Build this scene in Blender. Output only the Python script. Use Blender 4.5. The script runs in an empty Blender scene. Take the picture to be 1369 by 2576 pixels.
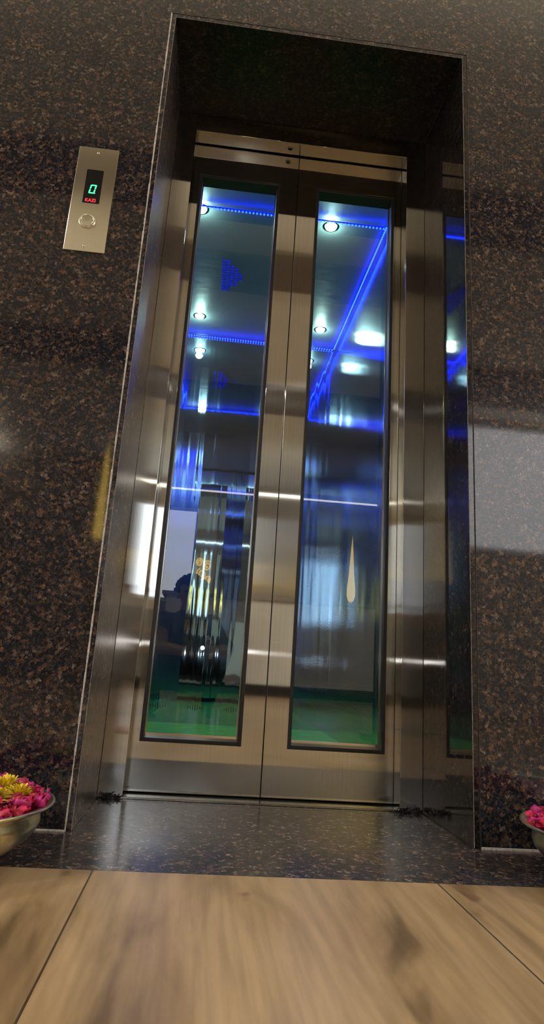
import bpy, bmesh, math, random
from mathutils import Vector, Matrix, noise as mnoise
PI = math.pi
C = bpy.context.scene.collection
sc = bpy.context.scene

# ------------------------------------------------------------------ camera, light, exposure
CAM = Vector((0.2267, -1.5047, 0.3446))
FPX = 1697.12
Mr = Matrix(((0.99267595, 0.08316254, -0.08762674),
             (-0.10326909, 0.96053469, -0.25828008),
             (0.0626893, 0.26543755, 0.96208781)))       # columns: right, forward, up
RIGHT, FWD, UP = Mr.col[0].copy(), Mr.col[1].copy(), Mr.col[2].copy()
cd = bpy.data.cameras.new('camera')
cam = bpy.data.objects.new('camera', cd)
C.objects.link(cam)
rot = Matrix((RIGHT, UP, -FWD)).transposed()
cam.matrix_world = Matrix.Translation(CAM) @ rot.to_4x4()
cd.sensor_fit = 'AUTO'
cd.sensor_width = 36
cd.lens = 36 * FPX / 2576
cd.shift_y = -(1288 - 1202) / 2576
cd.clip_start = 0.001
sc.camera = cam
vs = sc.view_settings
vs.view_transform = 'Standard'
vs.look = 'None'
vs.exposure = 0.0
vs.gamma = 1.0
vs.use_curve_mapping = False
sc.cycles.transparent_max_bounces = 32
sc.cycles.max_bounces = 14
sc.cycles.glossy_bounces = 10
sc.cycles.sample_clamp_indirect = 6
world = bpy.data.worlds.new('world')
sc.world = world
world.use_nodes = True
world.node_tree.nodes['Background'].inputs[0].default_value = (0.01, 0.012, 0.015, 1)
world.node_tree.nodes['Background'].inputs[1].default_value = 1.0

L_DOWN = 34        # added lobby downlights (each)
L_UPLIGHT = 210        # added uplight on each side wall
L_FRONT = 70       # added uplight above the lift
L_TUBE = 7        # linear lamp across the lobby
W_LEFT = 3.8       # daylight through the entrance glazing
W_RIGHT = 3.3      # daylight through the side window
CAB_SPOT = 1.7     # lift car downlights
LED_BLUE = 32.0    # lift car blue strips
PHONE = 170.0      # phone light

# room and opening measurements (metres)
W, H, D1 = 0.8332, 2.071, 0.3364
XL, XR, HD = 0.067, 0.768, 2.0
DY = 0.397                       # door plane
RX0, RX1, RZ = 0.005, 0.829, 2.065
XM = 0.4145
CX0, CX1, CY0, CY1, CZ = -0.098, 0.933, 0.50, 2.46, 2.352   # lift car
LX0, LX1, LY, LZ = -3.0, 4.3, -8.0, 3.0                      # lobby

# ------------------------------------------------------------------ helpers
def link(o, parent=None):
    C.objects.link(o)
    if parent is not None:
        o.parent = parent
    return o

def tag(o, label=None, cat=None, group=None, kind=None):
    if label: o['label'] = label
    if cat: o['category'] = cat
    if group: o['group'] = group
    if kind: o['kind'] = kind
    return o

def obj(name, bm, mat, parent=None, smooth=False, bevel=0, seg=2):
    me = bpy.data.meshes.new(name)
    bmesh.ops.recalc_face_normals(bm, faces=bm.faces)
    bm.to_mesh(me)
    bm.free()
    for m in (mat if isinstance(mat, (list, tuple)) else [mat]):
        me.materials.append(m)
    if smooth:
        for p in me.polygons: p.use_smooth = True
    o = bpy.data.objects.new(name, me)
    link(o, parent)
    if bevel:
        b = o.modifiers.new('bevel', 'BEVEL')
        b.width = bevel; b.segments = seg; b.limit_method = 'ANGLE'; b.harden_normals = False
    return o

def empty(name, loc, label=None, cat=None, group=None, rz=0):
    o = bpy.data.objects.new(name, None)
    o.location = loc
    o.rotation_euler = (0, 0, rz)
    link(o)
    return tag(o, label, cat, group)

def box(bm, x0, x1, y0, y1, z0, z1):
    v = [bm.verts.new(p) for p in ((x0,y0,z0),(x1,y0,z0),(x1,y1,z0),(x0,y1,z0),(x0,y0,z1),(x1,y0,z1),(x1,y1,z1),(x0,y1,z1))]
    for f in ((0,3,2,1),(4,5,6,7),(0,1,5,4),(1,2,6,5),(2,3,7,6),(3,0,4,7)):
        bm.faces.new([v[i] for i in f])

def bx(*a):
    bm = bmesh.new(); box(bm, *a); return bm

def lathe(bm, prof, n=64, c=(0,0,0), axis='z'):
    rings = []
    for r, z in prof:
        if r < 1e-6:
            p = (0, 0, z)
            rings.append([p])
        else:
            rings.append([(r*math.cos(2*PI*i/n), r*math.sin(2*PI*i/n), z) for i in range(n)])
    def tr(p):
        if axis == 'y': p = (p[0], -p[2], p[1])      # profile height points to -y
        return (p[0]+c[0], p[1]+c[1], p[2]+c[2])
    V = [[bm.verts.new(tr(p)) for p in r] for r in rings]
    for a, b in zip(V, V[1:]):
        for i in range(n):
            j = (i+1) % n
            if len(a) == 1 and len(b) == 1: continue
            if len(a) == 1: bm.faces.new((a[0], b[i], b[j]))
            elif len(b) == 1: bm.faces.new((a[i], a[j], b[0]))
            else: bm.faces.new((a[i], a[j], b[j], b[i]))

def tube(bm, pts, rad, n=10, cap=True):
    pts = [Vector(p) for p in pts]
    rads = rad if isinstance(rad, (list, tuple)) else [rad]*len(pts)
    prev = None; rings = []
    up = Vector((0.13, 0.31, 0.94)).normalized()
    for k, p in enumerate(pts):
        t = (pts[min(k+1, len(pts)-1)] - pts[max(k-1, 0)]).normalized()
        if prev is None:
            a = t.cross(up)
            if a.length < 1e-3: a = t.cross(Vector((1,0,0)))
        else:
            a = prev - t * prev.dot(t)
        a.normalize(); prev = a
        b = t.cross(a)
        rings.append([bm.verts.new(p + (a*math.cos(2*PI*i/n) + b*math.sin(2*PI*i/n))*rads[k]) for i in range(n)])
    for r, s in zip(rings, rings[1:]):
        for i in range(n):
            bm.faces.new((r[i], r[(i+1)%n], s[(i+1)%n], s[i]))
    if cap:
        bm.faces.new(rings[0]); bm.faces.new(rings[-1])

# ------------------------------------------------------------------ materials
def newmat(name):
    m = bpy.data.materials.new(name)
    m.use_nodes = True
    nt = m.node_tree
    return m, nt, nt.nodes['Principled BSDF']

def nd(nt, t, **kw):
    n = nt.nodes.new(t)
    for k, v in kw.items(): setattr(n, k, v)
    return n

def ramp(nt, stops, interp='LINEAR'):
    r = nd(nt, 'ShaderNodeValToRGB')
    r.color_ramp.interpolation = interp
    e = r.color_ramp.elements
    while len(e) < len(stops): e.new(0.5)
    for k, (p, c) in enumerate(stops):
        e[k].position = p
        e[k].color = (*c, 1) if len(c) == 3 else c
    return r

def plain(name, col, rough=0.5, metal=0.0, **kw):
    m, nt, b = newmat(name)
    b.inputs['Base Color'].default_value = (*col, 1)
    b.inputs['Roughness'].default_value = rough
    b.inputs['Metallic'].default_value = metal
    tc = nd(nt, 'ShaderNodeTexCoord')
    nz = nd(nt, 'ShaderNodeTexNoise'); nz.inputs['Scale'].default_value = kw.get('scale', 40); nz.inputs['Detail'].default_value = 4
    nt.links.new(tc.outputs['Object'], nz.inputs['Vector'])
    v = kw.get('var', 0.15)
    rp = ramp(nt, [(0.3, tuple(c*(1-v) for c in col)), (0.7, tuple(min(1, c*(1+v)) for c in col))])
    nt.links.new(nz.outputs['Fac'], rp.inputs['Fac'])
    nt.links.new(rp.outputs['Color'], b.inputs['Base Color'])
    if kw.get('bump'):
        bp = nd(nt, 'ShaderNodeBump'); bp.inputs['Strength'].default_value = kw['bump']; bp.inputs['Distance'].default_value = 0.001
        nt.links.new(nz.outputs['Fac'], bp.inputs['Height'])
        nt.links.new(bp.outputs['Normal'], b.inputs['Normal'])
    return m

def emit(name, col, s):
    m, nt, b = newmat(name)
    b.inputs['Base Color'].default_value = (*[c*0.5 for c in col], 1)
    b.inputs['Emission Color'].default_value = (*col, 1)
    b.inputs['Emission Strength'].default_value = s
    return m

def granite(name, rough=0.06, gain=1.0, bright=1.0):
    m, nt, b = newmat(name)
    L = nt.links.new
    tc = nd(nt, 'ShaderNodeTexCoord')
    n0 = nd(nt, 'ShaderNodeTexNoise'); n0.inputs['Scale'].default_value = 150; n0.inputs['Detail'].default_value = 6; n0.inputs['Roughness'].default_value = 0.7
    L(tc.outputs['Object'], n0.inputs['Vector'])
    mx = nd(nt, 'ShaderNodeVectorMath', operation='MULTIPLY_ADD')
    mx.inputs[1].default_value = (0.012, 0.012, 0.012)
    L(n0.outputs['Color'], mx.inputs[0]); L(tc.outputs['Object'], mx.inputs[2])
    v1 = nd(nt, 'ShaderNodeTexVoronoi'); v1.inputs['Scale'].default_value = 150
    L(mx.outputs[0], v1.inputs['Vector'])
    sp = nd(nt, 'ShaderNodeSeparateColor'); L(v1.outputs['Color'], sp.inputs[0])
    g = bright
    r1 = ramp(nt, [(0.0, (0.009*g, 0.010*g, 0.015*g)), (0.34, (0.019*g, 0.019*g, 0.025*g)), (0.56, (0.030*g, 0.024*g, 0.023*g)),
                   (0.72, (0.048*g, 0.031*g, 0.024*g)), (0.88, (0.075*g, 0.048*g, 0.036*g)), (0.985, (0.095*g, 0.078*g, 0.064*g))], 'CONSTANT')
    # clusters of brown flakes
    n1 = nd(nt, 'ShaderNodeTexNoise'); n1.inputs['Scale'].default_value = 38; n1.inputs['Detail'].default_value = 3
    L(tc.outputs['Object'], n1.inputs['Vector'])
    ad = nd(nt, 'ShaderNodeMath', operation='MULTIPLY_ADD'); ad.inputs[1].default_value = 1.1; 
    L(n1.outputs['Fac'], ad.inputs[0])
    sb = nd(nt, 'ShaderNodeMath', operation='SUBTRACT'); sb.inputs[1].default_value = 0.55
    L(sp.outputs[0], sb.inputs[0]); L(sb.outputs[0], ad.inputs[2])
    L(ad.outputs[0], r1.inputs['Fac'])
    # fine grain multiply
    n2 = nd(nt, 'ShaderNodeTexNoise'); n2.inputs['Scale'].default_value = 420; n2.inputs['Detail'].default_value = 2
    L(tc.outputs['Object'], n2.inputs['Vector'])
    r2 = ramp(nt, [(0.3, (0.45, 0.45, 0.45)), (0.7, (1.5*gain, 1.5*gain, 1.5*gain))])
    L(n2.outputs['Fac'], r2.inputs['Fac'])
    ml = nd(nt, 'ShaderNodeMix', data_type='RGBA', blend_type='MULTIPLY'); ml.inputs[0].default_value = 1
    L(r1.outputs['Color'], ml.inputs[6]); L(r2.outputs['Color'], ml.inputs[7])
    v2 = nd(nt, 'ShaderNodeTexVoronoi'); v2.inputs['Scale'].default_value = 400
    L(mx.outputs[0], v2.inputs['Vector'])
    s2 = nd(nt, 'ShaderNodeSeparateColor'); L(v2.outputs['Color'], s2.inputs[0])
    r4 = ramp(nt, [(0.0, (0.45, 0.47, 0.52)), (0.6, (1.0, 1.0, 1.0)), (1.0, (1.75, 1.6, 1.5))]); L(s2.outputs[1], r4.inputs['Fac'])
    m4 = nd(nt, 'ShaderNodeMix', data_type='RGBA', blend_type='MULTIPLY'); m4.inputs[0].default_value = 1
    L(ml.outputs[2], m4.inputs[6]); L(r4.outputs['Color'], m4.inputs[7])
    L(m4.outputs[2], b.inputs['Base Color'])
    b.inputs['Roughness'].default_value = rough
    b.inputs['IOR'].default_value = 1.55
    # polished slabs are never quite flat
    n3 = nd(nt, 'ShaderNodeTexNoise'); n3.inputs['Scale'].default_value = 3; n3.inputs['Detail'].default_value = 1
    L(tc.outputs['Object'], n3.inputs['Vector'])
    bp = nd(nt, 'ShaderNodeBump'); bp.inputs['Strength'].default_value = 0.35; bp.inputs['Distance'].default_value = 0.0015
    L(n3.outputs['Fac'], bp.inputs['Height']); L(bp.outputs['Normal'], b.inputs['Normal'])
    return m

def steel(name, col=(0.62, 0.58, 0.52), r=0.075, aniso=0.86, wave=0.0, wscale=(1.2, 1.2, 6.0), streak=0.10):
    m, nt, b = newmat(name)
    nt.nodes.remove(b)
    out = nt.nodes['Material Output']
    L = nt.links.new
    tc = nd(nt, 'ShaderNodeTexCoord')
    geo = nd(nt, 'ShaderNodeNewGeometry')
    gl = nd(nt, 'ShaderNodeBsdfAnisotropic')
    gl.distribution = 'GGX'
    cr = nd(nt, 'ShaderNodeVectorMath', operation='CROSS_PRODUCT')
    cr.inputs[1].default_value = (0.02, 0.01, 1)
    L(geo.outputs['Normal'], cr.inputs[0])
    L(cr.outputs[0], gl.inputs['Tangent'])
    gl.inputs['Roughness'].default_value = r
    gl.inputs['Anisotropy'].default_value = -aniso
    mp = nd(nt, 'ShaderNodeMapping'); mp.inputs['Scale'].default_value = (420, 420, 1.5)
    L(tc.outputs['Object'], mp.inputs['Vector'])
    ns = nd(nt, 'ShaderNodeTexNoise'); ns.inputs['Scale'].default_value = 1; ns.inputs['Detail'].default_value = 3
    L(mp.outputs[0], ns.inputs['Vector'])
    rp = ramp(nt, [(0.25, tuple(c*(1-streak) for c in col)), (0.75, tuple(min(1, c*(1+streak)) for c in col))])
    L(ns.outputs['Fac'], rp.inputs['Fac'])
    L(rp.outputs['Color'], gl.inputs['Color'])
    if wave:
        mp2 = nd(nt, 'ShaderNodeMapping'); mp2.inputs['Scale'].default_value = wscale
        L(tc.outputs['Object'], mp2.inputs['Vector'])
        nw = nd(nt, 'ShaderNodeTexNoise'); nw.inputs['Scale'].default_value = 1; nw.inputs['Detail'].default_value = 1
        L(mp2.outputs[0], nw.inputs['Vector'])
        bp = nd(nt, 'ShaderNodeBump'); bp.inputs['Strength'].default_value = 1; bp.inputs['Distance'].default_value = wave
        L(nw.outputs['Fac'], bp.inputs['Height']); L(bp.outputs['Normal'], gl.inputs['Normal'])
    L(gl.outputs[0], out.inputs['Surface'])
    return m

def mirror_steel(name, col, rough, wave, wscale, weave=0.0):
    m, nt, b = newmat(name)
    L = nt.links.new
    b.inputs['Base Color'].default_value = (*col, 1)
    b.inputs['Metallic'].default_value = 1
    b.inputs['Roughness'].default_value = rough
    tc = nd(nt, 'ShaderNodeTexCoord')
    mp = nd(nt, 'ShaderNodeMapping'); mp.inputs['Scale'].default_value = wscale
    L(tc.outputs['Object'], mp.inputs['Vector'])
    nw = nd(nt, 'ShaderNodeTexNoise'); nw.inputs['Scale'].default_value = 1; nw.inputs['Detail'].default_value = 1.5
    L(mp.outputs[0], nw.inputs['Vector'])
    bp = nd(nt, 'ShaderNodeBump'); bp.inputs['Strength'].default_value = 1; bp.inputs['Distance'].default_value = wave
    L(nw.outputs['Fac'], bp.inputs['Height'])
    if weave:
        wv = nd(nt, 'ShaderNodeTexVoronoi'); wv.inputs['Scale'].default_value = 130; wv.inputs['Randomness'].default_value = 0.15
        L(tc.outputs['Object'], wv.inputs['Vector'])
        bq = nd(nt, 'ShaderNodeBump'); bq.inputs['Strength'].default_value = weave; bq.inputs['Distance'].default_value = 0.001
        L(wv.outputs['Distance'], bq.inputs['Height']); L(bp.outputs['Normal'], bq.inputs['Normal'])
        L(bq.outputs['Normal'], b.inputs['Normal'])
    else:
        L(bp.outputs['Normal'], b.inputs['Normal'])
    return m

def glass(name, tint=(0.86, 0.93, 0.92), refl=1.0):
    m, nt, b = newmat(name)
    nt.nodes.remove(b)
    L = nt.links.new
    out = nt.nodes['Material Output']
    tr = nd(nt, 'ShaderNodeBsdfTransparent'); tr.inputs[0].default_value = (*tint, 1)
    gl = nd(nt, 'ShaderNodeBsdfGlossy'); gl.inputs['Roughness'].default_value = 0.0
    fr = nd(nt, 'ShaderNodeFresnel'); fr.inputs['IOR'].default_value = 1.85
    mx = nd(nt, 'ShaderNodeMixShader')
    ge = nd(nt, 'ShaderNodeNewGeometry'); iv = nd(nt, 'ShaderNodeMath', operation='SUBTRACT'); iv.inputs[0].default_value = 1
    L(ge.outputs['Backfacing'], iv.inputs[1]); mf = nd(nt, 'ShaderNodeMath', operation='MULTIPLY')
    L(fr.outputs[0], mf.inputs[0]); L(iv.outputs[0], mf.inputs[1]); L(mf.outputs[0], mx.inputs[0]); L(tr.outputs[0], mx.inputs[1]); L(gl.outputs[0], mx.inputs[2])
    L(mx.outputs[0], out.inputs['Surface'])
    return m

def wood_tiles():
    m, nt, b = newmat('wood look tiles')
    L = nt.links.new
    tc = nd(nt, 'ShaderNodeTexCoord')
    sx = nd(nt, 'ShaderNodeSeparateXYZ'); L(tc.outputs['Object'], sx.inputs[0])
    def mth(op, a, bb=None, c=None):
        n = nd(nt, 'ShaderNodeMath', operation=op)
        for k, v in enumerate((a, bb, c)):
            if v is None: continue
            if isinstance(v, (int, float)): n.inputs[k].default_value = v
            else: L(v, n.inputs[k])
        return n.outputs[0]
    u = mth('DIVIDE', mth('SUBTRACT', sx.outputs[0], 0.083), 0.583)
    col = mth('FLOOR', u)
    fx = mth('SUBTRACT', u, col)
    v = mth('DIVIDE', mth('SUBTRACT', sx.outputs[1], mth('MULTIPLY', mth('MULTIPLY', col, col), 0.25)), 1.2)
    row = mth('FLOOR', mth('ADD', v, 0.083))
    fy = mth('SUBTRACT', mth('ADD', v, 0.083), row)
    jx = mth('GREATER_THAN', mth('ABSOLUTE', mth('SUBTRACT', fx, 0.5)), 0.4975)
    jy = mth('GREATER_THAN', mth('ABSOLUTE', mth('SUBTRACT', fy, 0.5)), 0.4988)
    joint = mth('MAXIMUM', jx, jy)
    cb = nd(nt, 'ShaderNodeCombineXYZ'); L(mth('MULTIPLY', col, 7.3), cb.inputs[0]); L(mth('MULTIPLY', row, 3.1), cb.inputs[1])
    vm = nd(nt, 'ShaderNodeVectorMath', operation='ADD'); L(tc.outputs['Object'], vm.inputs[0]); L(cb.outputs[0], vm.inputs[1])
    def nz(scale, det, dist=0.0):
        mp = nd(nt, 'ShaderNodeMapping'); mp.inputs['Scale'].default_value = scale
        L(vm.outputs[0], mp.inputs['Vector'])
        n = nd(nt, 'ShaderNodeTexNoise'); n.inputs['Scale'].default_value = 1; n.inputs['Detail'].default_value = det
        n.inputs['Distortion'].default_value = dist
        L(mp.outputs[0], n.inputs['Vector'])
        return n.outputs['Fac']
    r1 = ramp(nt, [(0.34, (0.15, 0.098, 0.052)), (0.46, (0.33, 0.228, 0.126)), (0.66, (0.45, 0.325, 0.195))])
    L(nz((9, 1.6, 1), 5, 0.9), r1.inputs['Fac'])
    r2 = ramp(nt, [(0.35, (0.66, 0.63, 0.60)), (0.6, (1.06, 1.04, 1.02))])
    L(nz((70, 4, 1), 4), r2.inputs['Fac'])
    ml = nd(nt, 'ShaderNodeMix', data_type='RGBA', blend_type='MULTIPLY'); ml.inputs[0].default_value = 0.55
    L(r1.outputs['Color'], ml.inputs[6]); L(r2.outputs['Color'], ml.inputs[7])
    r3 = ramp(nt, [(0.66, (1, 1, 1)), (0.74, (0.45, 0.36, 0.30))])
    L(nz((5, 3.2, 1), 3, 1.4), r3.inputs['Fac'])
    m2 = nd(nt, 'ShaderNodeMix', data_type='RGBA', blend_type='MULTIPLY'); m2.inputs[0].default_value = 0.8
    L(ml.outputs[2], m2.inputs[6]); L(r3.outputs['Color'], m2.inputs[7])
    m3 = nd(nt, 'ShaderNodeMix', data_type='RGBA'); L(joint, m3.inputs[0])
    L(m2.outputs[2], m3.inputs[6]); m3.inputs[7].default_value = (0.06, 0.04, 0.025, 1)
    L(m3.outputs[2], b.inputs['Base Color'])
    b.inputs['Roughness'].default_value = 0.32
    b.inputs['IOR'].default_value = 1.4
    return m

M_GR = granite('brown granite wall', 0.05, bright=1.15)
M_GRF = granite('brown granite floor', 0.20, bright=1.9)
M_GRF.node_tree.nodes['Principled BSDF'].inputs['IOR'].default_value = 1.42
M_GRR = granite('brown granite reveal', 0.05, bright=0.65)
M_GRL = granite('pale matte granite reveal', 0.24, bright=2.2)  # paler, rougher version of the reveal granite, for the left slab
M_GRS = granite('shade darkened granite soffit', 0.30, bright=0.5)  # granite darkened in colour to stand in for shade under the soffit
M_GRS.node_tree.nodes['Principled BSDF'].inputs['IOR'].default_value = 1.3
M_GROUT = plain('pale grout', (0.45, 0.43, 0.42), 0.8, scale=200, var=0.35)
M_EDGE = plain('rough cut granite edge', (0.022, 0.017, 0.016), 0.6, scale=220, var=0.6, bump=0.4)
M_ARRIS = plain('worn stone arris', (0.17, 0.15, 0.14), 0.6, scale=90, var=0.6)
M_WOOD = wood_tiles()
M_STEEL = steel('brushed steel', (0.60, 0.60, 0.57))
M_STEELH = steel('brushed steel header', (0.46, 0.43, 0.37), r=0.09, aniso=0.7, wave=0.010, wscale=(3.2, 3.2, 14))  # same steel, darkened in colour to dim the header's floor reflection
M_JAMB = steel('brushed steel jamb', (0.62, 0.62, 0.595), wave=0.0006, wscale=(2, 2, 1.5))
M_PLATE = steel('call plate steel', (0.92, 0.92, 0.78), r=0.18, aniso=0.6, streak=0.04)
M_CHROME = plain('polished chrome', (0.72, 0.70, 0.64), 0.12, 1.0, var=0.03)
M_BLACK = plain('black rubber gasket', (0.012, 0.012, 0.013), 0.35, var=0.2)
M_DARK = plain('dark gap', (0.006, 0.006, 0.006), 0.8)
M_GLASS = glass('door glass')
M_CABB = mirror_steel('mirror steel back', (0.42, 0.50, 0.66), 0.03, 0.0022, (16, 16, 0.9), weave=0.0)  # blue reflected light put into the steel's base tint
M_CABS = mirror_steel('linen steel side', (0.46, 0.53, 0.66), 0.10, 0.0008, (6, 6, 0.8), weave=0.30)
M_CABC = mirror_steel('swirled steel ceiling', (0.22, 0.29, 0.31), 0.42, 0.002, (14, 14, 14), weave=0.25)
M_CABC.node_tree.nodes['Principled BSDF'].inputs['Metallic'].default_value = 0.45
M_CABF = plain('green lift floor', (0.03, 0.46, 0.045), 0.4, scale=12, var=0.25)
M_BLUE = emit('blue led', (0.004, 0.02, 1.0), LED_BLUE)
M_TAPE = emit('blue led tape', (0.0, 0.005, 1.0), 3.0)
M_CSPOT = emit('lift spot lens', (0.80, 1.0, 0.80), 45)
M_ARROW = emit('blue vent light', (0.0, 0.02, 1.0), 0.4)
M_BRASS = plain('hammered brass', (0.68, 0.63, 0.42), 0.28, 1.0, scale=60, var=0.18, bump=0.25)
M_PINK = [plain('petal pink', (0.62, 0.022, 0.10), 0.45, scale=60, var=0.25),
          plain('petal crimson', (0.33, 0.006, 0.035), 0.45, scale=60, var=0.3),
          plain('petal magenta', (0.46, 0.016, 0.19), 0.45, scale=60, var=0.3)]
M_YEL = plain('yellow petal', (0.95, 0.70, 0.05), 0.5, scale=80, var=0.2)
M_BEIGE = plain('beige painted ceiling', (0.72, 0.69, 0.60), 0.7, scale=3, var=0.04)
M_BEAM = plain('dark wood beam', (0.13, 0.10, 0.075), 0.6, scale=8, var=0.2)
M_WALL = plain('beige painted wall', (0.54, 0.51, 0.46), 0.7, scale=3, var=0.05)
M_WALLB = plain('brown panelled wall', (0.29, 0.24, 0.20), 0.6, scale=5, var=0.15)
M_WHITE = plain('white laminate', (0.80, 0.80, 0.76), 0.35, scale=4, var=0.03)
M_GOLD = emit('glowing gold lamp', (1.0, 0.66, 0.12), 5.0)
M_GOLDM = plain('gold metal', (0.75, 0.52, 0.16), 0.25, 1.0, scale=30, var=0.1)
M_FRAME = plain('white window frame', (0.7, 0.7, 0.68), 0.4)
M_DAYL = emit('daylit frosted pane left', (0.86, 0.93, 1.0), W_LEFT)
M_DAYR = emit('daylit frosted pane right', (0.95, 0.96, 1.0), W_RIGHT)
M_LAMP = emit('lamp diffuser', (1.0, 0.90, 0.72), 14)
M_TUBE = emit('linear lamp tube', (1.0, 0.93, 0.80), L_TUBE)
M_TRIMD = plain('dark metal trim', (0.05, 0.05, 0.055), 0.4, 0.8)

# ------------------------------------------------------------------ the setting
def struct(name, bm, mat, label, **kw):
    o = obj(name, bm, mat, **kw)
    o['kind'] = 'structure'
    o['label'] = label
    return o

bm = bx(LX0, LX1, LY, -0.2427, -0.06, 0.0)
struct('floor', bm, M_WOOD, 'light oak wood-look tiled lobby floor')
bm = bx(LX0, LX1, -0.2412, CY0 - 0.035, -0.06, 0.0)
struct('trim_1', bm, M_GRF, 'polished brown granite threshold strip in front of the lift')

# front wall facing slabs, with the opening left free
FX0, FX1, FZ = -0.0085, 0.8440, 2.0790
bm = bmesh.new()
box(bm, LX0, FX0, 0.0, 0.02, 0.0, LZ)
box(bm, FX1, LX1, 0.0, 0.02, 0.0, LZ)
box(bm, FX0, FX1, 0.0, 0.02, FZ, LZ)
wf = struct('wall_front', bm, M_GR, 'polished brown speckled granite wall around the lift')
bm = bmesh.new()      # grout line round the opening and along the foot of the wall, slightly ragged
random.seed(3)
def ragged(x, z0, z1, w, vertical=True):
    n = int((z1-z0)/0.02)
    for k in range(n):
        a, c = z0+(z1-z0)*k/n, z0+(z1-z0)*(k+1)/n
        ww = w*random.uniform(0.6, 1.35)
        if vertical: box(bm, x-ww/2, x+ww/2, -0.0012, 0.004, a, c)
        else: box(bm, a, c, -0.0012, 0.004, x-ww/2, x+ww/2)
ragged(FX0+0.0005, 0.0, FZ, 0.0032)
obj('grout_joint', bm, M_GROUT, wf)
bm = bmesh.new()
ragged(FX1-0.0005, 0.0, FZ, 0.0016)
ragged(FZ-0.0005, FX0, FX1, 0.0020, False)
obj('grout_joint', bm, M_EDGE, wf)
bm = bmesh.new()
box(bm, LX0, FX0, -0.003, 0.0, 0.0, 0.0028)
box(bm, FX1, LX1, -0.003, 0.0, 0.0, 0.0045)
obj('grout_joint', bm, M_GROUT, wf)
# structural backing behind slabs so nothing leaks
struct('wall_back', bx(LX0, LX1, LY-0.15, LY, 0.0, LZ), M_WALLB, 'brown panelled wall at the far end of the lobby')
struct('wall_left', bx(LX0-0.15, LX0, LY, 0.1, 0.0, LZ), M_WALL, 'beige painted side wall of the lobby')
wr = struct('wall_right', bx(LX1, LX1+0.15, LY, 0.1, 0.0, LZ), M_WALL, 'beige painted side wall of the lobby, with the window')
struct('ceiling', bx(LX0, LX1, LY, 0.1, LZ, LZ+0.1), M_BEIGE, 'beige painted lobby ceiling')
for n, (y0, y1, dz) in enumerate(((-2.08, -1.62, 0.03), (-4.55, -3.85, 0.05))):
    struct('trim_%d' % (n+2), bx(LX0, LX1, y0, y1, LZ-dz, LZ), M_BEAM, 'dark ceiling band across the lobby')

# reveal slabs (their sawn ends face the lobby)
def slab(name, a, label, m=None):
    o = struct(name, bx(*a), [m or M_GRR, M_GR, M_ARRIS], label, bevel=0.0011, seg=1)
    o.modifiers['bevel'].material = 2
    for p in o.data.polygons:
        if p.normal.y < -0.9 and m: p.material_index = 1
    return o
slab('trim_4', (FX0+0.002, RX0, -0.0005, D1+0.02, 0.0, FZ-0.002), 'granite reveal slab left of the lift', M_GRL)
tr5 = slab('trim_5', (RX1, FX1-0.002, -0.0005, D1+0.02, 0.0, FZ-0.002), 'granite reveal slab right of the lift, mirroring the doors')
slab('trim_6', (RX0, RX1, -0.0005, D1+0.02, RZ, FZ-0.002), 'granite soffit slab over the lift, its shade put into the colour', M_GRS)
bm = bx(RX1-0.0012, RX1+0.001, -0.0005, D1, 0.0, 0.0022)
obj('slab_joint', bm, M_EDGE, tr5)

# ------------------------------------------------------------------ lift door frame
t = empty('lift_door_frame', (XM, D1, 0), 'brushed stainless steel frame around the two glass lift doors', 'door frame')
def local(bm, t):
    bmesh.ops.translate(bm, verts=bm.verts, vec=-t.location)
    return bm
def jamb(x0, x1, xi):
    b = bmesh.new()
    box(b, x0, x1, D1, D1+0.0135, 0.0, RZ-0.001)
    s = 1 if xi > x0 + 0.01 else -1
    return b
# left jamb: face plate plus return towards the door
def jamb_mesh(xa, xb):      # xa wall side, xb opening side
    sgn = 1 if xb > xa else -1
    xi = xb - sgn*0.0022
    pts = [(xa, D1), (xb, D1), (xb, DY-0.004), (xi, DY-0.004), (xi, D1+0.004), (xa, D1+0.004)]
    b = bmesh.new()
    lo = [b.verts.new((x, y, 0)) for x, y in pts]
    hi = [b.verts.new((x, y, RZ-0.001)) for x, y in pts]
    b.faces.new(lo); b.faces.new(hi)
    for i in range(6): b.faces.new((lo[i], lo[(i+1) % 6], hi[(i+1) % 6], hi[i]))
    return b
obj('jamb', local(jamb_mesh(RX0, XL), t), M_JAMB, t, bevel=0.0018, seg=3)
obj('jamb', local(jamb_mesh(RX1, XR), t), M_JAMB, t, bevel=0.0018, seg=3)
b = bmesh.new()
pts = [(D1+0.001, RZ-0.001), (D1+0.001, HD), (DY-0.006, HD), (DY-0.006, HD+0.003), (D1+0.005, HD+0.003), (D1+0.005, RZ-0.001)]
lo = [b.verts.new((XL+0.0003, y, z)) for y, z in pts]; hi = [b.verts.new((XR-0.0003, y, z)) for y, z in pts]
b.faces.new(lo); b.faces.new(hi)
for i in range(6): b.faces.new((lo[i], lo[(i+1) % 6], hi[(i+1) % 6], hi[i]))
obj('header', local(b, t), M_STEELH, t, bevel=0.0010)
b = bmesh.new()
lathe(b, [(0, 0.0), (0.0065, 0.0), (0.0075, 0.001), (0.0095, 0.0015), (0.0100, 0.0)], 24)
bmesh.ops.rotate(b, verts=b.verts, cent=(0,0,0), matrix=Matrix.Rotation(PI, 3, 'X'))
bmesh.ops.translate(b, verts=b.verts, vec=(0.378, 0.366, HD-0.0002))
kh = obj('key_hole', local(b, t), M_STEELH, t, smooth=False)
b = bmesh.new(); lathe(b, [(0, 0.0), (0.0062, 0.0)], 24, (0.378, 0.366, HD-0.0012))
obj('key_slot', local(b, t), M_DARK, kh)
kh.children[0].matrix_parent_inverse = Matrix.Identity(4)
b = bmesh.new()
box(b, XL, XR, D1+0.006, DY+0.066, 0.0, 0.005)
obj('sill', local(b, t), M_STEEL, t, bevel=0.001)
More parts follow.
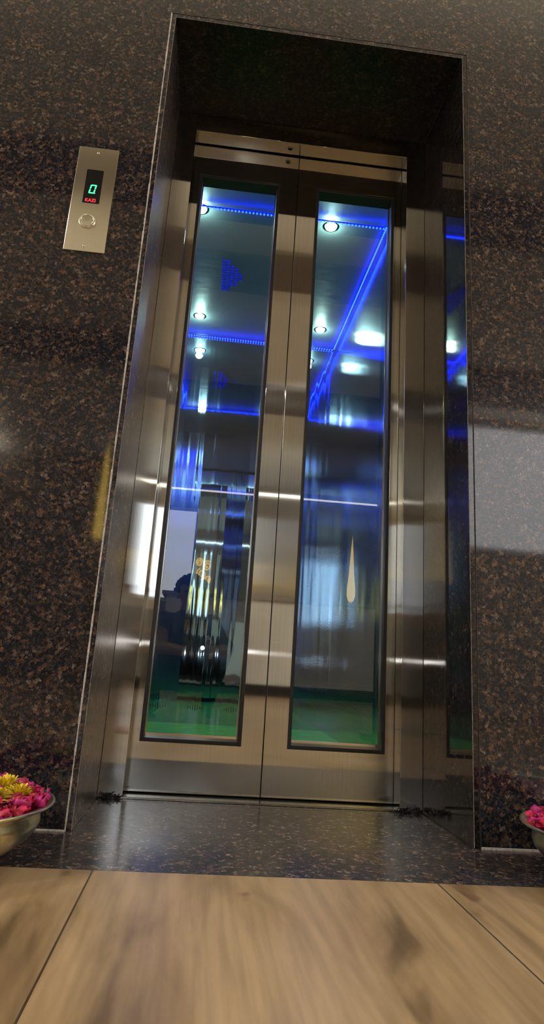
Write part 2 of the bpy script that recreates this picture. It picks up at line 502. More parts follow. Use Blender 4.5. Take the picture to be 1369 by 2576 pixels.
obj('gap_blackout', local(bx(XL, XR, DY+0.054, DY+0.060, 0.004, 0.035), t), M_DARK, t)  # dark box added behind the gap under the doors to black it out
b = bmesh.new()
for gy in (DY-0.008, DY+0.012, DY+0.032): box(b, XL, XR, gy, gy+0.004, 0.0045, 0.0056)
obj('sill_groove', local(b, t), M_DARK, t)

# ------------------------------------------------------------------ sliding doors
def door_leaf(name, x0, x1, g0, g1, y, label, mat, zt=1.883, zb=0.130, thick=0.052, group=None, lip=0.0):
    t = empty(name, ((x0+x1)/2, y, 0.009), label, 'door', group)
    z0, z1 = 0.009, HD+0.03
    b = bmesh.new()
    # one continuous frame panel with a window hole
    X = [x0, g0, g1, x1]; Z = [z0, zb, zt, z1]
    F = {}; Bk = {}
    for i, xx in enumerate(X):
        for k, zz in enumerate(Z):
            F[i, k] = b.verts.new((xx, y, zz)); Bk[i, k] = b.verts.new((xx, y+thick, zz))
    for i in range(3):
        for k in range(3):
            if i == 1 and k == 1: continue
            b.faces.new((F[i,k], F[i+1,k], F[i+1,k+1], F[i,k+1]))
            b.faces.new((Bk[i,k], Bk[i,k+1], Bk[i+1,k+1], Bk[i+1,k]))
    for i in range(3):
        for k in (0, 3): b.faces.new((F[i,k], F[i+1,k], Bk[i+1,k], Bk[i,k]))
    for k in range(3):
        for i in (0, 3): b.faces.new((F[i,k], F[i,k+1], Bk[i,k+1], Bk[i,k]))
    for (a, c) in (((1,1),(2,1)),((2,1),(2,2)),((2,2),(1,2)),((1,2),(1,1))):
        b.faces.new((F[a], F[c], Bk[c], Bk[a]))
    obj('door_panel', local(b, t), mat, t, bevel=0.0006)
    # black gasket framing the pane
    b = bmesh.new()
    ga = 0.0095
    y0, y1 = y-0.0012, y+thick-0.004
    box(b, g0, g0+ga, y0, y1, zb, zt); box(b, g1-ga, g1, y0, y1, zb, zt)
    box(b, g0+ga, g1-ga, y0, y1, zb, zb+ga); box(b, g0+ga, g1-ga, y0, y1, zt-ga, zt)
    obj('gasket', local(b, t), M_BLACK, t, bevel=0.0010)
    b = bmesh.new()     # bright glazing bead inside the gasket
    gb = ga+0.0028
    q0, q1 = y+0.034, y+0.041
    box(b, g0+ga, g0+gb, q0, q1, zb+ga, zt-ga); box(b, g1-gb, g1-ga, q0, q1, zb+ga, zt-ga)
    box(b, g0+gb, g1-gb, q0, q1, zb+ga, zb+gb+0.007)
    obj('glazing_bead', local(b, t), M_CHROME, t)
    b = bx(g0+ga, g1-ga, y+0.042, y+0.048, zb+ga, zt-ga)
    obj('glass_pane', local(b, t), M_GLASS, t)
    if g1 < XM: obj('gap_cover', local(bx(x1-0.004, x1+0.0022, y+0.006, y+thick, z0, z1), t), M_BLACK, t)  # dark strip added to black out the centre gap between the leaves
    return t
door_leaf('lift_door', XL-0.025, XM-0.0012, 0.0897, 0.3551, DY, 'stainless lift door leaf with tall glass pane, on the call panel side', M_STEEL)
door_leaf('lift_door', XM+0.0012, XR+0.025, 0.4786, 0.7436, DY, 'stainless lift door leaf with tall glass pane, on the side away from the call panel', M_STEEL)

# ------------------------------------------------------------------ lift car
car = empty('lift_car', (XM, CY0, 0), 'lift car behind the glass doors with mirror steel walls, blue ceiling strips and green floor', 'lift')
def cpart(name, bm, mat, **kw): return obj(name, local(bm, car), mat, car, **kw)
def csub(name, bm, mat, par, **kw):
    o = obj(name, local(bm, car), mat, par, **kw); return o
cpart('floor_mat', bx(CX0, CX1, CY0-0.03, CY1, -0.02, 0.0), M_CABF)
cpart('back_wall', bx(CX0, CX1, CY1, CY1+0.03, 0.0, CZ), M_CABB)
cpart('side_wall', bx(CX0-0.03, CX0, CY0-0.03, CY1, 0.0, CZ), M_CABS)
cpart('side_wall', bx(CX1, CX1+0.03, CY0-0.03, CY1, 0.0, CZ), M_CABS)
roof = cpart('car_ceiling', bx(CX0, CX1, CY0-0.03, CY1, CZ, CZ+0.03), M_CABC)
b = bmesh.new()
box(b, CX0, XL+0.0, CY0-0.03, CY0, 0.0, CZ); box(b, XR, CX1, CY0-0.03, CY0, 0.0, CZ)
cpart('front_wall', b, M_CABS)
cpart('front_header', bx(XL, XR, CY0-0.03, CY0, HD+0.02, CZ), M_TRIMD)
# blue LED strips: a dotted line of diodes on a thin tape
def led(p, q, off):
    p, q = Vector(p), Vector(q)
    d = (q-p); n = int(d.length/0.0165)
    b = bmesh.new()
    for k in range(n):
        c = p + d*((k+0.5)/n)
        a = 0.0030
        box(b, c.x-a, c.x+a, c.y-a, c.y+a, c.z-a, c.z+a)
    return b
zl = CZ-0.022
strips = (((CX0+0.02, CY1-0.012, zl), (CX1-0.02, CY1-0.012, zl)),
          ((CX1-0.018, 1.15, zl), (CX1-0.018, CY1-0.02, zl)),
          ((CX0+0.018, 1.15, zl), (CX0+0.018, CY1-0.02, zl)),
          ((CX0+0.02, 1.165, zl), (CX1-0.02, 1.165, zl)))
for p, q in strips:
    tb = bmesh.new()
    w = 0.005
    if abs(p[0]-q[0]) > 0.01: box(tb, p[0], q[0], p[1]-0.0015, p[1]+0.0015, p[2]+0.004, p[2]+0.010)
    else: box(tb, p[0]-0.0015, p[0]+0.0015, p[1], q[1], p[2]+0.004, p[2]+0.010)
    tp = cpart('led_tape', tb, M_TAPE)
    csub('diode_row', led(p, q, 0), M_BLUE, tp)
for (x, y) in ((0.050, 1.21), (0.665, 1.225), (0.045, 2.225), (0.79, 2.235)):
    b = bmesh.new(); lathe(b, [(0.028, 0.0), (0.036, -0.004), (0.040, 0.0)], 32, (x, y, CZ))
    rg = cpart('downlight_ring', b, M_CHROME, smooth=True)
    b = bmesh.new(); lathe(b, [(0, -0.016), (0.016, -0.014), (0.025, -0.008), (0.028, 0.0)], 32, (x, y, CZ))
    csub('downlight_lens', b, M_CSPOT, rg)
    ld = bpy.data.lights.new('downlight_beam', 'POINT'); ld.energy = CAB_SPOT; ld.color = (0.72, 1.0, 0.86)
    ld.shadow_soft_size = 0.02
    l2 = bpy.data.lights.new('downlight_spot', 'SPOT'); l2.energy = 11; l2.color = (0.85, 1.0, 0.95); l2.spot_size = math.radians(95); l2.spot_blend = 0.7; l2.shadow_soft_size = 0.02
    o2 = bpy.data.objects.new('downlight_spot', l2); link(o2, car); o2.location = Vector((x, y, CZ-0.03)) - car.location
    lo_ = bpy.data.objects.new('downlight_beam', ld); link(lo_, car); lo_.location = Vector((x, y, CZ-0.040)) - car.location
# slotted vent lit blue in the ceiling, an arrow of slots
b = bmesh.new()
for k in range(13):
    yy = 1.60 + k*0.024
    wdt = 0.115*(1-abs(k-6)/7.5) if k not in (5, 7) else 0.10
    for s in range(5):
        x0 = 0.165 + s*0.023
        if x0 - 0.165 > wdt: break
        box(b, x0, x0+0.018, yy, yy+0.011, CZ-0.003, CZ)
cpart('lit_vent', b, M_ARROW)
# perforated vent groups near the foot of the back wall
for cx in (0.225, 0.425, 0.625, 0.02):
    b = bmesh.new()
    for r_ in range(2):
        for s in range(-3, 4):
            h = 0.016*(1-abs(s)/4.5)
            zc = 0.085 + r_*0.05
            box(b, cx+s*0.013-0.0018, cx+s*0.013+0.0018, CY1-0.0015, CY1, zc-h, zc+h)
    cpart('wall_vent', b, M_DARK)

# ------------------------------------------------------------------ call panel
PX0, PX1, PZ0, PZ1 = -0.1953, -0.0947, 1.2944, 1.5986
cp = empty('call_panel', (-0.145, 0, PZ0), 'brushed steel lift call panel with green 0 display and round button on the granite wall', 'control panel')
def pl(name, bm, mat, par=cp, **kw): return obj(name, local(bm, cp), mat, par, **kw)
pl('face_plate', bx(PX0, PX1, -0.004, 0.0, PZ0, PZ1), M_PLATE, bevel=0.0008)
M_DISP = plain('display window', (0.010, 0.010, 0.011), 0.12)
disp = pl('display', bx(-0.1675, -0.1255, -0.0048, -0.003, 1.4325, 1.5315), M_DISP, bevel=0.0004)
M_GRN = emit('green segments', (0.06, 0.95, 0.42), 1.3)
M_RED = emit('red letters', (1.0, 0.03, 0.05), 1.0)
b = bmesh.new()
dx, dz, dw, dh, th = -0.1465, 1.4735, 0.0155, 0.0265, 0.0036
def seg(cx, cz, w, h):
    sh = 0.16
    r = [(cx-w/2, cz-h/2), (cx+w/2, cz-h/2), (cx+w/2, cz+h/2), (cx-w/2, cz+h/2)]
    lo = [b.verts.new((x+(z-dz)*sh, -0.0050, z)) for x, z in r]
    hi = [b.verts.new((x+(z-dz)*sh, -0.0048, z)) for x, z in r]
    b.faces.new(lo); b.faces.new(hi)
    for i in range(4): b.faces.new((lo[i], lo[(i+1)%4], hi[(i+1)%4], hi[i]))
seg(dx, dz+dh/2-th/2, dw-th*0.9, th); seg(dx, dz-dh/2+th/2, dw-th*0.9, th)
for s in (-1, 1):
    for q in (-1, 1): seg(dx+s*(dw/2-th/2), dz+q*dh/4, th, dh/2-th*0.55)
seg(dx+dw/2+0.0008, dz-dh/2+0.0012, 0.0018, 0.0024)
pl('digit', b, M_GRN, disp)
cu = bpy.data.curves.new('lettering', 'FONT'); cu.body = 'KAZI'; cu.size = 0.0132; cu.extrude = 0.0001; cu.offset = 0.00035
cu.align_x = 'CENTER'; cu.align_y = 'CENTER'
to = bpy.data.objects.new('tmp_text', cu); C.objects.link(to)
me = bpy.data.meshes.new_from_object(to.evaluated_get(bpy.context.evaluated_depsgraph_get()))
bpy.data.objects.remove(to)
me.materials.clear(); me.materials.append(M_RED)
me.transform(Matrix.Translation(Vector((-0.1480, -0.0050, 1.4400)) - cp.location) @ Matrix.Rotation(PI/2, 4, 'X') @ Matrix.Scale(0.92, 4, (1, 0, 0)))
link(bpy.data.objects.new('lettering', me), disp)
b = bmesh.new(); lathe(b, [(0.0205, 0.003), (0.0205, 0.0048), (0.0190, 0.0072), (0.0165, 0.0076), (0.0150, 0.0058), (0.0150, 0.003)], 48, (-0.148, 0, 1.379), 'y')
ring = pl('button', b, M_CHROME, smooth=True)
b = bmesh.new(); lathe(b, [(0.0146, 0.004), (0.0146, 0.0064), (0.0138, 0.0070), (0, 0.0072)], 48, (-0.148, 0, 1.379), 'y')
cap = pl('button_cap', b, M_PLATE, ring)
b = bmesh.new()
for (x, z, h) in ((-0.1515, 1.3795, 0.004), (-0.1445, 1.3795, 0.004)):
    s = 1 if x < -0.148 else -1
    v = [b.verts.new((x-0.0028, -0.00725, z-s*h*0.5)), b.verts.new((x+0.0028, -0.00725, z-s*h*0.5)), b.verts.new((x, -0.00725, z+s*h*0.6))]
    w_ = [b.verts.new((q.co.x, -0.0070, q.co.z)) for q in v]
    b.faces.new(v); b.faces.new(w_)
    for i in range(3): b.faces.new((v[i], v[(i+1)%3], w_[(i+1)%3], w_[i]))
pl('arrow_mark', b, M_CHROME, ring)
for z in (PZ1-0.0155, PZ0+0.0150):
    b = bmesh.new(); lathe(b, [(0.0034, 0.0036), (0.0030, 0.0052), (0, 0.0056)], 20, (-0.1465, 0, z), 'y')
    s_ = pl('screw', b, M_CHROME, smooth=True)
    b = bx(-0.1465-0.0004, -0.1465+0.0004, -0.0058, -0.0054, z-0.0024, z+0.0024)
    pl('screw_slot', b, M_DARK, s_)

# ------------------------------------------------------------------ brass bowls with petals
BP = [(0, 0.0), (0.085, 0.0), (0.098, 0.003), (0.122, 0.012), (0.137, 0.021), (0.141, 0.0245), (0.1435, 0.0245), (0.163, 0.038),
      (0.176, 0.053), (0.180, 0.064), (0.179, 0.072), (0.175, 0.078), (0.1745, 0.081), (0.183, 0.086), (0.197, 0.0905), (0.2005, 0.093),
      (0.200, 0.0955), (0.196, 0.096), (0.182, 0.0915), (0.168, 0.080), (0.160, 0.062), (0.13, 0.035), (0.08, 0.018), (0, 0.014)]
def bowl(cx, cy, label, rx):
    t = empty('brass_bowl', (cx, cy, 0), label, 'bowl', None)
    b = bmesh.new(); lathe(b, [(r, z) for r, z in BP], 96)
    obj('body', b, M_BRASS, t, smooth=True)
    return t
B1 = Vector((-0.197, -0.235, 0)); B2 = Vector((1.038, -0.24, 0))
bowl(B1.x, B1.y, 'brass bowl of pink petals and yellow flowers, standing below the call panel', 0)
bowl(B2.x, B2.y, 'brass bowl of crimson petals on the side away from the call panel', 0)
random.seed(11)
def heap_z(r): return 0.088 + 0.020*(1-(r/0.18)**2)
def heap(c, mat, label):
    b = bmesh.new()
    n, rr = 48, 12
    prev = None
    V = [[b.verts.new((0, 0, heap_z(0)))]]
    for k in range(1, rr+1):
        r = 0.172*k/rr
        V.append([b.verts.new((r*math.cos(2*PI*i/n), r*math.sin(2*PI*i/n), heap_z(r) - 0.006 + 0.010*mnoise.noise(Vector((r*30*math.cos(2*PI*i/n), r*30*math.sin(2*PI*i/n), c.x))))) for i in range(n)])
    for i in range(n): b.faces.new((V[0][0], V[1][i], V[1][(i+1) % n]))
    for k in range(1, rr):
        for i in range(n): b.faces.new((V[k][i], V[k+1][i], V[k+1][(i+1)%n], V[k][(i+1)%n]))
    o = obj('petal_bed', b, mat, smooth=True)
    o.location = (c.x, c.y, 0)
    return tag(o, label, 'petals', None, 'stuff')
heap(B1, M_PINK[1], 'packed bed of dark petals filling the call-panel-side brass bowl')
heap(B2, M_PINK[1], 'packed bed of dark petals filling the brass bowl cut off by the picture edge')
def petal_mesh(mat, L=0.034, Wd=0.030, cup=0.9, k=0):
    b = bmesh.new()
    nu, nv = 7, 7
    g = {}
    for i in range(nu):
        for j in range(nv):
            u = i/(nu-1); v = (j/(nv-1)-0.5)*2
            wd = Wd*0.5*(math.sin(PI*min(1, u*0.86+0.10))**0.6)
            x = v*wd; y = (u-0.5)*L - 0.004*v*v*u
            z = cup*(0.010*v*v*u + 0.012*(u-0.35)**2) + 0.0015*math.sin(v*5+u*7+k)
            g[i, j] = b.verts.new((x, y, z))
    for i in range(nu-1):
        for j in range(nv-1): b.faces.new((g[i,j], g[i+1,j], g[i+1,j+1], g[i,j+1]))
    me = bpy.data.meshes.new('rose_petal')
    b.to_mesh(me); b.free()
    for p in me.polygons: p.use_smooth = True
    me.materials.append(mat)
    return me
PM = [petal_mesh(M_PINK[k % 3], 0.030+0.004*(k % 4), 0.026+0.004*(k % 3), 0.7+0.25*(k % 5), k) for k in range(12)]
def scatter(c, n, lim, label, group, avoid=None, mats=(0, 1, 2)):
    made = 0
    while made < n:
        a = random.uniform(0, 2*PI); r = 0.187*math.sqrt(random.random())
        x, y = r*math.cos(a), r*math.sin(a)
        if not lim(x, y): continue
        if avoid and any((x-p[0])**2+(y-p[1])**2 < p[2]**2 for p in avoid): continue
        k = random.choice([q for q in range(12) if q % 3 in mats])
        o = bpy.data.objects.new('rose_petal', PM[k])
        o.location = (c.x+x, c.y+y, heap_z(r)+random.uniform(0.001, 0.012))
        o.rotation_euler = (random.uniform(-0.8, 0.8), random.uniform(-0.7, 0.7), random.uniform(0, 2*PI))
        s = random.uniform(0.5, 0.82); o.scale = (s, s, s)
        link(o)
        o.modifiers.new('thick', 'SOLIDIFY').thickness = 0.0005
        tag(o, label, 'petal', group)
        made += 1
YF = [(0.143, 0.0, 0.034), (0.108, 0.042, 0.036), (0.110, -0.045, 0.036)]
scatter(B1, 240, lambda x, y: x > 0.02, 'pink rose petal in the brass bowl on the call panel side of the lift', 'petals in the bowl with yellow flowers', [(p[0], p[1], 0.022) for p in YF])
scatter(B2, 130, lambda x, y: x < -0.04, 'crimson rose petal in the brass bowl cut off by the picture edge', 'petals in the bowl away from the call panel')
YL = ('yellow flower head nearest the bowl rim, on pink petals', 'yellow flower head behind the others on pink petals', 'yellow flower head at the front of the pink petals')
for (x, y, r), lb in zip(YF, YL):
    b = bmesh.new()
    for k in range(130):
        a = random.uniform(0, 2*PI); el = random.uniform(0.05, 1.4)
        ln = r*random.uniform(0.75, 1.05)
        d = Vector((math.cos(a)*math.cos(el), math.sin(a)*math.cos(el), math.sin(el)*0.75))
        s = Vector((-math.sin(a), math.cos(a), 0)); w_ = 0.0024
        up = d.cross(s).normalized()*0.0022
        p0 = d*0.004; pm = d*ln*0.6; p1 = d*ln
        vv = [b.verts.new(q) for q in (p0-s*w_*0.5, p0+s*w_*0.5, pm+s*w_+up, pm-s*w_+up, p1+s*0.0012, p1-s*0.0012)]
        vb = [b.verts.new(q.co - up*0.35) for q in vv]
        b.faces.new((vv[0], vv[1], vv[2], vv[3])); b.faces.new((vv[3], vv[2], vv[4], vv[5]))
        b.faces.new((vb[3], vb[2], vb[1], vb[0])); b.faces.new((vb[5], vb[4], vb[2], vb[3]))
    o = obj('yellow_flower', b, M_YEL)
    rr = math.hypot(x, y)
    o.location = (B1.x+x, B1.y+y, heap_z(rr)+0.004)
    tag(o, lb, 'flower')

# ------------------------------------------------------------------ dirt in the frame corners
M_DIRT = plain('black dirt', (0.012, 0.011, 0.010), 0.9, scale=100, var=0.4)
for (x, lb) in ((0.040, 'clump of black grime at the foot of the frame on the call panel side'), (0.795, 'clump of black grime at the foot of the frame on the far side')):
    b = bmesh.new()
    for k in range(26):
        px, py = random.uniform(-0.032, 0.026), random.uniform(-0.020, -0.004)
        c0 = Vector((px, py, random.uniform(0.001, 0.006)))
        pts = [c0]
        for _ in range(4): pts.append(pts[-1] + Vector((random.uniform(-0.007, 0.007), random.uniform(-0.004, 0.002), random.uniform(-0.002, 0.004))))
        pts = [Vector((p.x, min(p.y, -0.002), max(p.z, 0.0008))) for p in pts]
        tube(b, pts, 0.0011, 5)
    o = obj('grime_clump', b, M_DIRT)
    o.location = (x, D1, 0)
    tag(o, lb, 'dirt')

# ------------------------------------------------------------------ lobby behind the camera (seen in the steel and the glass)
for n, (y0, y1, z0, z1, x0, x1, mat, lb) in enumerate((
        (LY+0.0, LY+0.05, 1.2, 2.55, -1.15, 0.10, M_DAYL, 'bright frosted entrance window at the end of the lobby'),)):
    w = struct('window_1', bmesh_box := bx(x0, x1, y0, y0+0.012, z0, z1), mat, lb)
    b = bmesh.new()
    for xx in (x0-0.05, (x0+x1)/2-0.03, x1): box(b, xx, xx+0.05, y0, y0+0.05, z0-0.05, z1+0.05)
    for zz in (z0-0.05, z1): box(b, x0, x1, y0, y0+0.05, zz, zz+0.05)
    obj('window_frame', b, M_FRAME, w)
struct('wall_partition', bx(2.45, LX1, -5.2, -5.05, 0, LZ), M_WALL, 'short beige cross wall holding a frosted window')
w = struct('window_2', bx(2.6, LX1-0.06, -5.05, -5.03, 1.62, 2.9), M_DAYR, 'bright frosted window in the short cross wall')
b = bmesh.new()
for xx in (2.55, LX1-0.06): box(b, xx, xx+0.05, -5.05, -5.01, 1.57, 2.95)
for zz in (1.57, 2.9): box(b, 2.6, LX1-0.06, -5.05, -5.01, zz, zz+0.05)
obj('window_frame', b, M_FRAME, w)

def added_downlight(x, y, lb):
    t = empty('added_downlight', (x, y, LZ), lb, 'lamp', 'added round downlights in the lobby ceiling')  # unseen downlight, added to light the lobby floor
    b = bmesh.new(); lathe(b, [(0.075, 0), (0.090, -0.012), (0.095, 0)], 32)
    obj('rim', b, M_FRAME, t, smooth=True)
    b = bmesh.new(); lathe(b, [(0, -0.006), (0.075, -0.004)], 32)
    obj('diffuser', b, M_LAMP, t)
    ld = bpy.data.lights.new('lamp_light', 'AREA'); ld.shape = 'DISK'; ld.size = 0.15; ld.energy = L_DOWN; ld.color = (1.0, 0.93, 0.84)
    o = bpy.data.objects.new('lamp_light', ld); link(o, t); o.location = (0, 0, -0.014)
rows = ((-0.9, 'nearest the lift'), (-3.0, 'halfway down the lobby'))
for y, rn in rows:
    for x, cn in ((-2.5, 'call panel side'), (3.2, 'side window side')):
        added_downlight(x, y, 'added round ceiling downlight %s, %s' % (rn, cn))
for s, x, yc, hl, lb in ((1, LX0, -4.0, 3.8, 'long added uplight along the side wall nearer the call panel'), (-1, LX1, -2.6, 2.35, 'added uplight along the side wall beside the frosted window')):
    t = empty('added_uplight', (x, yc, 2.62), lb, 'lamp')  # unseen uplight, added to brighten the lobby ceiling
    xa, xb = sorted((0, s*0.16))
    obj('housing', bx(xa, xb, -hl, hl, 0, 0.05), M_WHITE, t)
    ld = bpy.data.lights.new('uplight_glow', 'AREA'); ld.shape = 'RECTANGLE'; ld.size = 0.1; ld.size_y = 2*hl-0.2; ld.energy = L_UPLIGHT; ld.color = (1.0, 0.93, 0.82)
    o = bpy.data.objects.new('uplight_glow', ld); link(o, t); o.location = (s*0.09, 0, 0.06); o.rotation_euler = (PI, s*math.radians(-25), 0)
t = empty('added_uplight', (0.3, 0.0, 2.62), 'added uplight above the lift on the granite wall', 'lamp')  # unseen uplight, added to brighten the ceiling near the lift
obj('housing', bx(-3.0, 3.0, -0.14, 0, 0, 0.05), M_WHITE, t)
ld = bpy.data.lights.new('uplight_glow', 'AREA'); ld.shape = 'RECTANGLE'; ld.size = 5.8; ld.size_y = 0.09; ld.energy = L_FRONT; ld.color = (1.0, 0.92, 0.74)
o = bpy.data.objects.new('uplight_glow', ld); link(o, t); o.location = (0, -0.08, 0.06); o.rotation_euler = (PI+math.radians(20), 0, 0)
t = empty('linear_lamp', (0.4, -6.1, 2.44), 'long slim hanging tube lamp crossing the lobby', 'lamp')
b = bmesh.new(); tube(b, [(-1.2, 0, 0), (2.2, 0, 0)], 0.012, 12); obj('tube', b, M_TUBE, t)
for x in (-1.0, 2.0): obj('hanger', bx(x-0.003, x+0.003, -0.003, 0.003, 0.012, LZ-2.44), M_TRIMD, t)

t = empty('reception_desk', (1.3, -5.6, 0), 'long white reception desk with dark plinth facing the lift', 'desk')
obj('plinth', bx(-1.5, 1.7, -0.30, 0.26, 0, 0.12), M_TRIMD, t)
obj('front_panel', bx(-1.5, 1.7, 0.26, 0.30, 0.12, 1.02), M_WHITE, t, bevel=0.003)
obj('carcass', bx(-1.5, 1.7, -0.30, 0.26, 0.12, 1.02), M_WALLB, t)
obj('desk_top', bx(-1.55, 1.75, -0.35, 0.34, 1.02, 1.06), M_WALLB, t, bevel=0.004)
for x, lb in ((-0.55, 'glowing gold cone lamp on a tall stand, alone near the front wall'),):
    t = empty('gold_lamp', (-0.50, -2.9, 0), lb, 'lamp')
    b = bmesh.new(); lathe(b, [(0, 0), (0.12, 0), (0.12, 0.02), (0.015, 0.04), (0.012, 1.05), (0, 1.05)], 32); obj('stand', b, M_GOLDM, t, smooth=False)
    b = bmesh.new(); lathe(b, [(0, 1.05), (0.025, 1.05), (0.032, 1.10), (0.026, 1.25), (0.014, 1.55), (0.0, 1.75)], 32); obj('shade', b, M_GOLD, t, smooth=True)
for x, lb in ((1.95, 'glowing gold flame-shaped table lamp on the desk, the one closer to the entrance window'), (2.35, 'glowing gold flame-shaped table lamp on the desk, the one closer to the side wall')):
    t = empty('gold_lamp', (x, -5.6, 1.06), lb, 'lamp')
    b = bmesh.new(); lathe(b, [(0, 0), (0.06, 0), (0.06, 0.02), (0.02, 0.05), (0, 0.06)], 32); obj('base', b, M_GOLDM, t, smooth=True)
    b = bmesh.new(); lathe(b, [(0, 0.05), (0.03, 0.06), (0.05, 0.12), (0.05, 0.20), (0.03, 0.40), (0.015, 0.65), (0, 0.85)], 32); obj('shade', b, M_GOLD, t, smooth=True)
t = empty('gold_screen', (0.17, -6.9, 0), 'tall pale standing panel with a curling gold ornament behind the desk', 'screen')
obj('panel', bx(-0.16, 0.16, -0.03, 0.0, 0, 2.35), M_WHITE, t, bevel=0.004)
b = bmesh.new()
for k, (cx, cz, r_) in enumerate(((-0.06, 1.62, 0.05), (0.05, 1.58, 0.06), (-0.02, 1.46, 0.07), (0.07, 1.40, 0.05), (0.0, 1.30, 0.045))):
    pts = [(cx+r_*(1-i/34)*math.cos(i*0.42+k), 0.014, cz+r_*(1-i/34)*1.2*math.sin(i*0.42+k)) for i in range(26)]
    tube(b, pts, 0.009, 6)
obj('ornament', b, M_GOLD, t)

# ------------------------------------------------------------------ the person crouching behind the phone
M_SKIN = plain('skin', (0.30, 0.16, 0.095), 0.5, scale=20, var=0.08)
M_HAIR = plain('black hair', (0.012, 0.010, 0.009), 0.5, scale=120, var=0.4, bump=0.5)
M_SHIRT = plain('dark shirt', (0.045, 0.05, 0.065), 0.8, scale=30, var=0.15)
M_TROU = plain('dark trousers', (0.02, 0.022, 0.028), 0.85, scale=30, var=0.15)
M_SHOE = plain('black shoe', (0.015, 0.014, 0.014), 0.4)
def cap_(b, p, q, r0, r1, n=14):
    p, q = Vector(p), Vector(q); d = q-p; L_ = d.length
    t_ = d.normalized()
    pts, rs = [], []
    for k in range(5):
        a = -PI/2 + PI/2*k/5
        pts.append(p + t_*r0*math.sin(a)); rs.append(max(0.0005, r0*math.cos(a)))
    pts.append(p); rs.append(r0); pts.append(q); rs.append(r1)
    for k in range(1, 6):
        a = PI/2*k/5
        pts.append(q + t_*r1*math.sin(a)); rs.append(max(0.0005, r1*math.cos(a)))
    tube(b, pts, rs, n)
def chain(b, pts, rs):
    for i in range(len(pts)-1): cap_(b, pts[i], pts[i+1], rs[i], rs[i+1])
PHC = CAM + UP*0.058 - FWD*0.014          # phone held upside down, lens near its lower end
def hand(b, side):
    wr = PHC + RIGHT*side*0.060 + UP*0.010 - FWD*0.075
    kn = PHC + RIGHT*side*0.050 + UP*0.012 - FWD*0.022
    chain(b, [wr, (wr+kn)/2 + RIGHT*side*0.006, kn], [0.024, 0.027, 0.020])
    for k in range(4):
        o_ = UP*(0.032-0.020*k)
        a0 = kn + o_ + RIGHT*side*0.004
        a1 = kn + o_*1.05 + FWD*0.030 + RIGHT*side*0.006
        ln = (0.024, 0.028, 0.027, 0.021)[k]
        a2 = a1 + FWD*0.004 - RIGHT*side*ln*0.55
        chain(b, [a0, a1, a2], [0.0095, 0.0085, 0.0068])
    th0 = wr + UP*0.018 + FWD*0.018
    th1 = PHC + RIGHT*side*0.046 + UP*0.045 - FWD*0.030
    th2 = PHC + RIGHT*side*0.022 + UP*0.050 - FWD*0.016
    chain(b, [th0, th1, th2], [0.013, 0.011, 0.008])
    return wr
ox = 0.13
body = bmesh.new()
hip, chest, neck, head = Vector((ox, -2.24, 0.26)), Vector((ox, -2.06, 0.53)), Vector((ox, -1.99, 0.64)), Vector((ox+0.01, -1.955, 0.735))
chain(body, [hip, (hip+chest)/2+Vector((0, -0.03, 0)), chest], [0.135, 0.125, 0.125])
for s in (-1, 1):
    cap_(body, chest+Vector((s*0.03, 0, 0)), chest+Vector((s*0.12, 0.01, 0.03)), 0.10, 0.065)
    cap_(body, hip, hip+Vector((s*0.07, 0.03, -0.01)), 0.12, 0.105)
chain(body, [chest+Vector((0, 0, 0.04)), neck, head+Vector((0, 0, -0.03))], [0.08, 0.052, 0.055])
chain(body, [head+Vector((0, -0.01, 0.02)), head+Vector((0, 0.015, -0.045))], [0.082, 0.060])
cap_(body, head+Vector((0, 0.075, -0.005)), head+Vector((0, 0.095, -0.025)), 0.010, 0.015)      # nose
cap_(body, head+Vector((-0.018, 0.070, -0.058)), head+Vector((0.018, 0.070, -0.058)), 0.010, 0.010)  # mouth
for s in (-1, 1): cap_(body, head+Vector((s*0.078, -0.005, 0.005)), head+Vector((s*0.080, -0.005, -0.025)), 0.014, 0.010)
limbs = []
for s in (-1, 1):
    sh = chest+Vector((s*0.155, 0.02, 0.045)); el = Vector((ox+s*0.20+0.05, -1.82, 0.40))
    wr = hand(body, s)
    chain(body, [sh, el, wr], [0.055, 0.042, 0.026])
    hp = hip+Vector((s*0.09, 0.02, 0)); kn = Vector((ox+s*0.235, -1.86, 0.42)); an = Vector((ox+s*0.17, -2.10, 0.085))
    chain(body, [hp, kn, an], [0.095, 0.066, 0.042])
    chain(body, [an+Vector((0, -0.03, -0.035)), an+Vector((s*0.015, 0.17, -0.05))], [0.042, 0.034])
me = bpy.data.meshes.new('person'); body.to_mesh(me); body.free()
po = bpy.data.objects.new('person', me); link(po)
rm = po.modifiers.new('remesh', 'REMESH'); rm.mode = 'VOXEL'; rm.voxel_size = 0.0055; rm.use_smooth_shade = True
sm = po.modifiers.new('smooth', 'SMOOTH'); sm.iterations = 3; sm.factor = 0.5
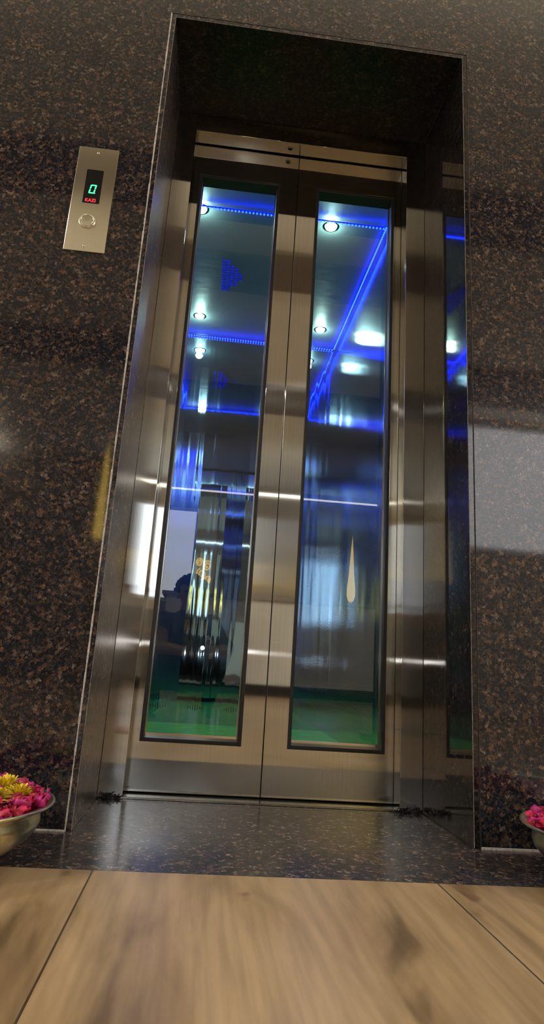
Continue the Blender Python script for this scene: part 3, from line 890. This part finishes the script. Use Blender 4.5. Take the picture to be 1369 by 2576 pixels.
me2 = bpy.data.meshes.new_from_object(po.evaluated_get(bpy.context.evaluated_depsgraph_get()))
me2.name = 'person'
po.modifiers.clear(); po.data = me2
me2.materials.clear()
for m in (M_SKIN, M_SHIRT, M_TROU, M_SHOE): me2.materials.append(m)
for p in me2.polygons:
    p.use_smooth = True
    c = p.center
    i = 1
    if c.z < 0.075: i = 3
    elif c.y > -1.90 and c.z > 0.33 and abs(c.x-ox) < 0.17 or c.y > -1.78: i = 0
    elif c.z > 0.635: i = 0
    elif c.z < 0.30 or (abs(c.x-ox) > 0.14 and c.z < 0.50 and c.y < -1.80 and abs(c.x-ox) < 0.32 and c.y > -2.3): i = 2
    p.material_index = i
tag(po, 'person with dark bushy hair and dark clothes crouching with a phone before the lift', 'person')
b = bmesh.new()
for k in range(60):
    a = random.uniform(0, 2*PI); e_ = random.uniform(-0.15, 1.5)
    d = Vector((math.cos(a)*math.cos(e_), math.sin(a)*math.cos(e_), math.sin(e_)))
    if d.y > 0.55 and d.z < 0.5: continue
    cap_(b, head+Vector((0, -0.015, 0.02))+d*0.070, head+Vector((0, -0.015, 0.02))+d*0.098, 0.026, 0.018, 8)
obj('hair', b, M_HAIR, po, smooth=True)
b = bmesh.new()
for s in (-1, 1): cap_(b, head+Vector((s*0.028, 0.072, 0.012)), head+Vector((s*0.034, 0.070, 0.012)), 0.008, 0.008, 10)
obj('eyes', b, M_HAIR, po, smooth=True)
# phone
M_PHONE = plain('phone back', (0.03, 0.05, 0.07), 0.15)
t = empty('smartphone', PHC, 'dark smartphone with a lit round lamp, held in both hands of the crouching person', 'phone')
t.rotation_euler = Matrix((RIGHT, UP, -FWD)).transposed().to_euler()
obj('phone_body', bx(-0.037, 0.037, -0.080, 0.080, -0.004, 0.004), M_PHONE, t, bevel=0.003)
b = bmesh.new(); lathe(b, [(0, -0.0052), (0.0105, -0.0050), (0.0115, -0.0038)], 32, (0.018, 0.008, 0))
obj('lamp_ring', b, emit('phone lamp', (1.0, 0.97, 0.95), PHONE), t, smooth=True)
